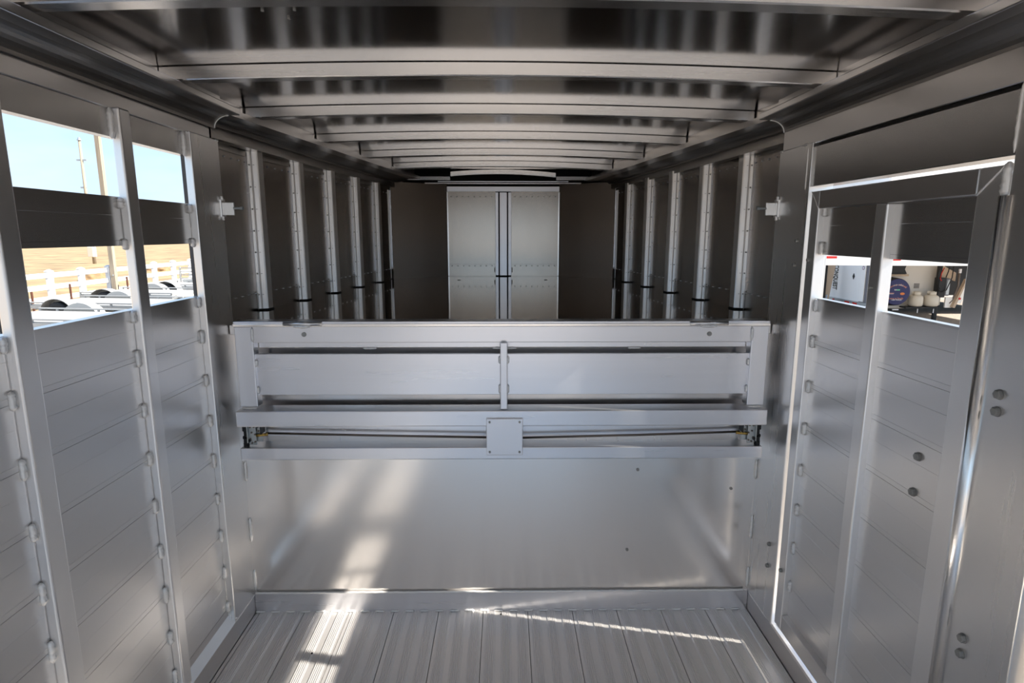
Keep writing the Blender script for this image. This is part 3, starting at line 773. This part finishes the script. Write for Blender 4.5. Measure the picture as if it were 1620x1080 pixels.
# spare wheel cover
sc = thing('spare_wheel_cover', 'round navy spare wheel cover printed with slogans and small logos', 'wheel cover')
ccx, ccy, ccz, R = 9.235, 13.72, .170, .320
bm = bmesh.new()
loft(bm, [[Vector((ccx + .05 * (1 if y > ccy + .1 else 0) * -1 + r * math.cos(2 * PI * i / 40), y, ccz + r * math.sin(2 * PI * i / 40))) for i in range(40)] for r, y in ((R * .96, ccy - .0), (R, ccy + .02), (R * 1.05, ccy + .12), (R * 1.08, ccy + .28), (R * .98, ccy + .30))])
finish(bm, 'cover_wall', M_black, sc, True)
bm = bmesh.new(); loft(bm, [[Vector((ccx + r * math.cos(2 * PI * i / 40), y, ccz + r * math.sin(2 * PI * i / 40))) for i in range(40)] for r, y in ((R * .97, ccy), (R * .94, ccy - .012), (R * .4, ccy - .018))])
finish(bm, 'cover_face', M_navy, sc)
RF = (PI / 2, 0, 0)
def arc_text(s_, r, a0, step, size, m):
    n = len(s_); bm = bmesh.new()
    for i, ch in enumerate(s_):
        if ch == ' ': continue
        a = a0 + (i - (n - 1) / 2) * step
        me = glyphs(ch, size, .001)
        me.transform(Matrix.Translation((ccx + r * math.sin(a), ccy - .021, ccz + r * math.cos(a) - (r - .17))) @ Euler((PI / 2, a, 0)).to_matrix().to_4x4())
        bm.from_mesh(me); bpy.data.meshes.remove(me)
    finish(bm, 'lettering', m, sc)
arc_text('Come as a Friend', .33, 0, .080, .060, M_pink)
arc_text('TWIN LAKES', .27, 0, .09, .040, M_lwhite)
text('RV', .045, M_lwhite, sc, (ccx - .055, ccy - .021, ccz + .05), RF, 'lettering', .001)
B('logo_bar', M_green, sc, ccx - .03, ccx + .05, ccy - .022, ccy - .018, ccz + .035, ccz + .065)
bm = bmesh.new(); loft(bm, [[Vector((ccx + .12 + .055 * math.cos(2 * PI * i / 24), y, ccz - .04 + .03 * math.sin(2 * PI * i / 24))) for i in range(24)] for y in (ccy - .022, ccy - .017)])
finish(bm, 'logo_oval', M_orange, sc)
B('logo_stripe', M_pink, sc, ccx - .20, ccx - .08, ccy - .022, ccy - .016, ccz - .035, ccz - .018)
B('logo_stripe', M_lwhite, sc, ccx - .19, ccx - .09, ccy - .022, ccy - .016, ccz - .048, ccz - .042)
text('Leave as Family', .055, M_pink, sc, (ccx - .02, ccy - .021, ccz - .15), RF, 'lettering', .001)
text('1-888-TRAILER', .040, M_lwhite, sc, (ccx - .01, ccy - .021, ccz - .185), RF, 'lettering', .001)
# gas bottles
for i, (x, lab) in enumerate(((9.79, 'cream gas bottle nearer the navy wheel cover'), (10.165, 'cream gas bottle beside the black jack leg'))):
    g = thing('gas_bottle', lab, 'gas bottle', 'gas bottles on the trailer tongue', loc=(x, 13.85, -.185))
    bm = bmesh.new(); lathe(bm, [(.08, 0), (.135, .012), (.155, .05), (.158, .10), (.158, .19), (.150, .235), (.12, .262), (.07, .275)], (0, 0, 0), 28)
    finish(bm, 'bottle_body', M_tank, g, True)
    bm = bmesh.new()
    for a0, a1 in ((.3, 2.6), (3.5, 5.9)):
        n = 8
        rings = []
        for k in range(n + 1):
            a = a0 + (a1 - a0) * k / n
            rings.append([Vector((r * math.cos(a), r * math.sin(a), z)) for r, z in ((.085, .265), (.092, .265), (.092, .355), (.085, .355))])
        loft(bm, rings)
    finish(bm, 'collar', M_tank, g, True)
    bm = bmesh.new(); tube(bm, (0, 0, .27), (0, 0, .315), .02, 10); tube(bm, (-.03, 0, .315), (.03, 0, .315), .012, 8)
    finish(bm, 'valve', M_galv, g)
B('bottle_rack', M_black, tb, 9.50, 10.30, 13.74, 13.98, -.225, -.188, .004)
for x in (9.78, 10.16): B('rack_bolt', M_lwhite, tb, x - .008, x + .008, 13.72, 13.735, -.33, -.23)
B('wheel_rack_foot', M_lwhite, tb, 9.18, 9.32, 13.72, 13.75, -.262, -.235)
# enclosed white cargo trailer, its side wall facing us
ta = thing('cargo_trailer', 'white enclosed cargo trailer with black script running down its side', 'trailer')
B('side_wall', M_white, ta, 8.0, 8.2, 13.18, 14.50, .0, 2.4, .01)
B('side_wall_front', M_greyp, ta, 8.005, 8.06, 12.70, 13.17, .0, 2.4, .01)
B('door_frame', M_white, ta, 7.985, 8.0, 12.98, 13.16, .02, 1.0)
B('lower_rail', M_galv, ta, 7.97, 8.0, 12.75, 14.62, -.10, .0, .004)
for y0, y1 in ((14.42, 14.50), (14.08, 14.16), (13.46, 13.64), (13.16, 13.32)):
    B('reflector', M_red, ta, 7.962, 7.97, y0, y1, -.065, -.025)
me = glyphs('CONQUEST', .25, .002); me.name = 'lettering'
me.transform(Matrix.Translation((7.994, 14.17, .49)) @ Euler((PI / 2, PI / 2, -PI / 2)).to_matrix().to_4x4() @ Matrix.Diagonal((.44, 1, 1, 1)))
me.materials.clear(); me.materials.append(M_ink); o = bpy.data.objects.new('lettering', me); COL.objects.link(o); o.parent = ta
bm = bmesh.new(); prism(bm, [(7.99, 13.43 + a, .56 + b) for a, b in ((0, .07), (.04, 0), (0, -.07), (-.04, 0))], (.01, 0, 0)); finish(bm, 'lock', M_ink, ta)
bm = bmesh.new(); tube(bm, (7.98, 13.07, .77), (7.99, 13.07, .77), .045, 20); finish(bm, 'round_emblem', M_pinkl, ta)
bm = bmesh.new(); tube(bm, (7.984, 13.07, .77), (7.978, 13.07, .77), .025, 16); finish(bm, 'round_emblem_centre', M_lwhite, ta)
# gooseneck nose of the trailer in front of it, with its slanted support
tn = thing('stock_trailer_nose', 'white trailer nose with a long red marker light above a tan support', 'trailer')
bm = bmesh.new(); prism(bm, [(5.2, 10.5, .965), (6.60, 10.5, .958), (6.60, 10.45, 1.5), (5.2, 10.45, 1.5)], (0, .06, 0)); box(bm, 5.2, 6.60, 10.56, 11.2, 1.02, 2.2, .02)
finish(bm, 'nose', M_white, tn)
B('marker_light', M_red, tn, 5.63, 5.87, 10.41, 10.45, 1.085, 1.125, .004)
bm = bmesh.new(); prism(bm, [(7.50, 13.9, .95), (7.84, 13.9, .95), (7.72, 13.9, -.1), (7.66, 13.9, -.1)], (0, .08, 0)); finish(bm, 'slanted_support', M_tan, tn)
B('hydraulic_jack', M_black, tn, 7.28, 7.46, 13.8, 13.95, ZG, .95, .01)
B('hydraulic_jack', M_black, tn, 7.50, 7.60, 13.82, 13.95, ZG, .95, .01)
bm = bmesh.new(); tube(bm, (7.485, 13.78, -.3), (7.485, 13.78, .9), .014, 10); tube(bm, (7.58, 13.8, -.3), (7.62, 13.8, .1), .02, 10); finish(bm, 'chrome_rod', M_galv, tn, True)
B('rear_frame', M_black, tn, 7.0, 7.62, 14.6, 14.7, ZG, 1.2)
bm = bmesh.new(); prism(bm, [(8.02, 12.72, .70), (8.02, 12.80, -.30), (8.02, 12.62, -.30)], (-.03, 0, 0))
finish(bm, 'tan_brace', M_tan, ta)
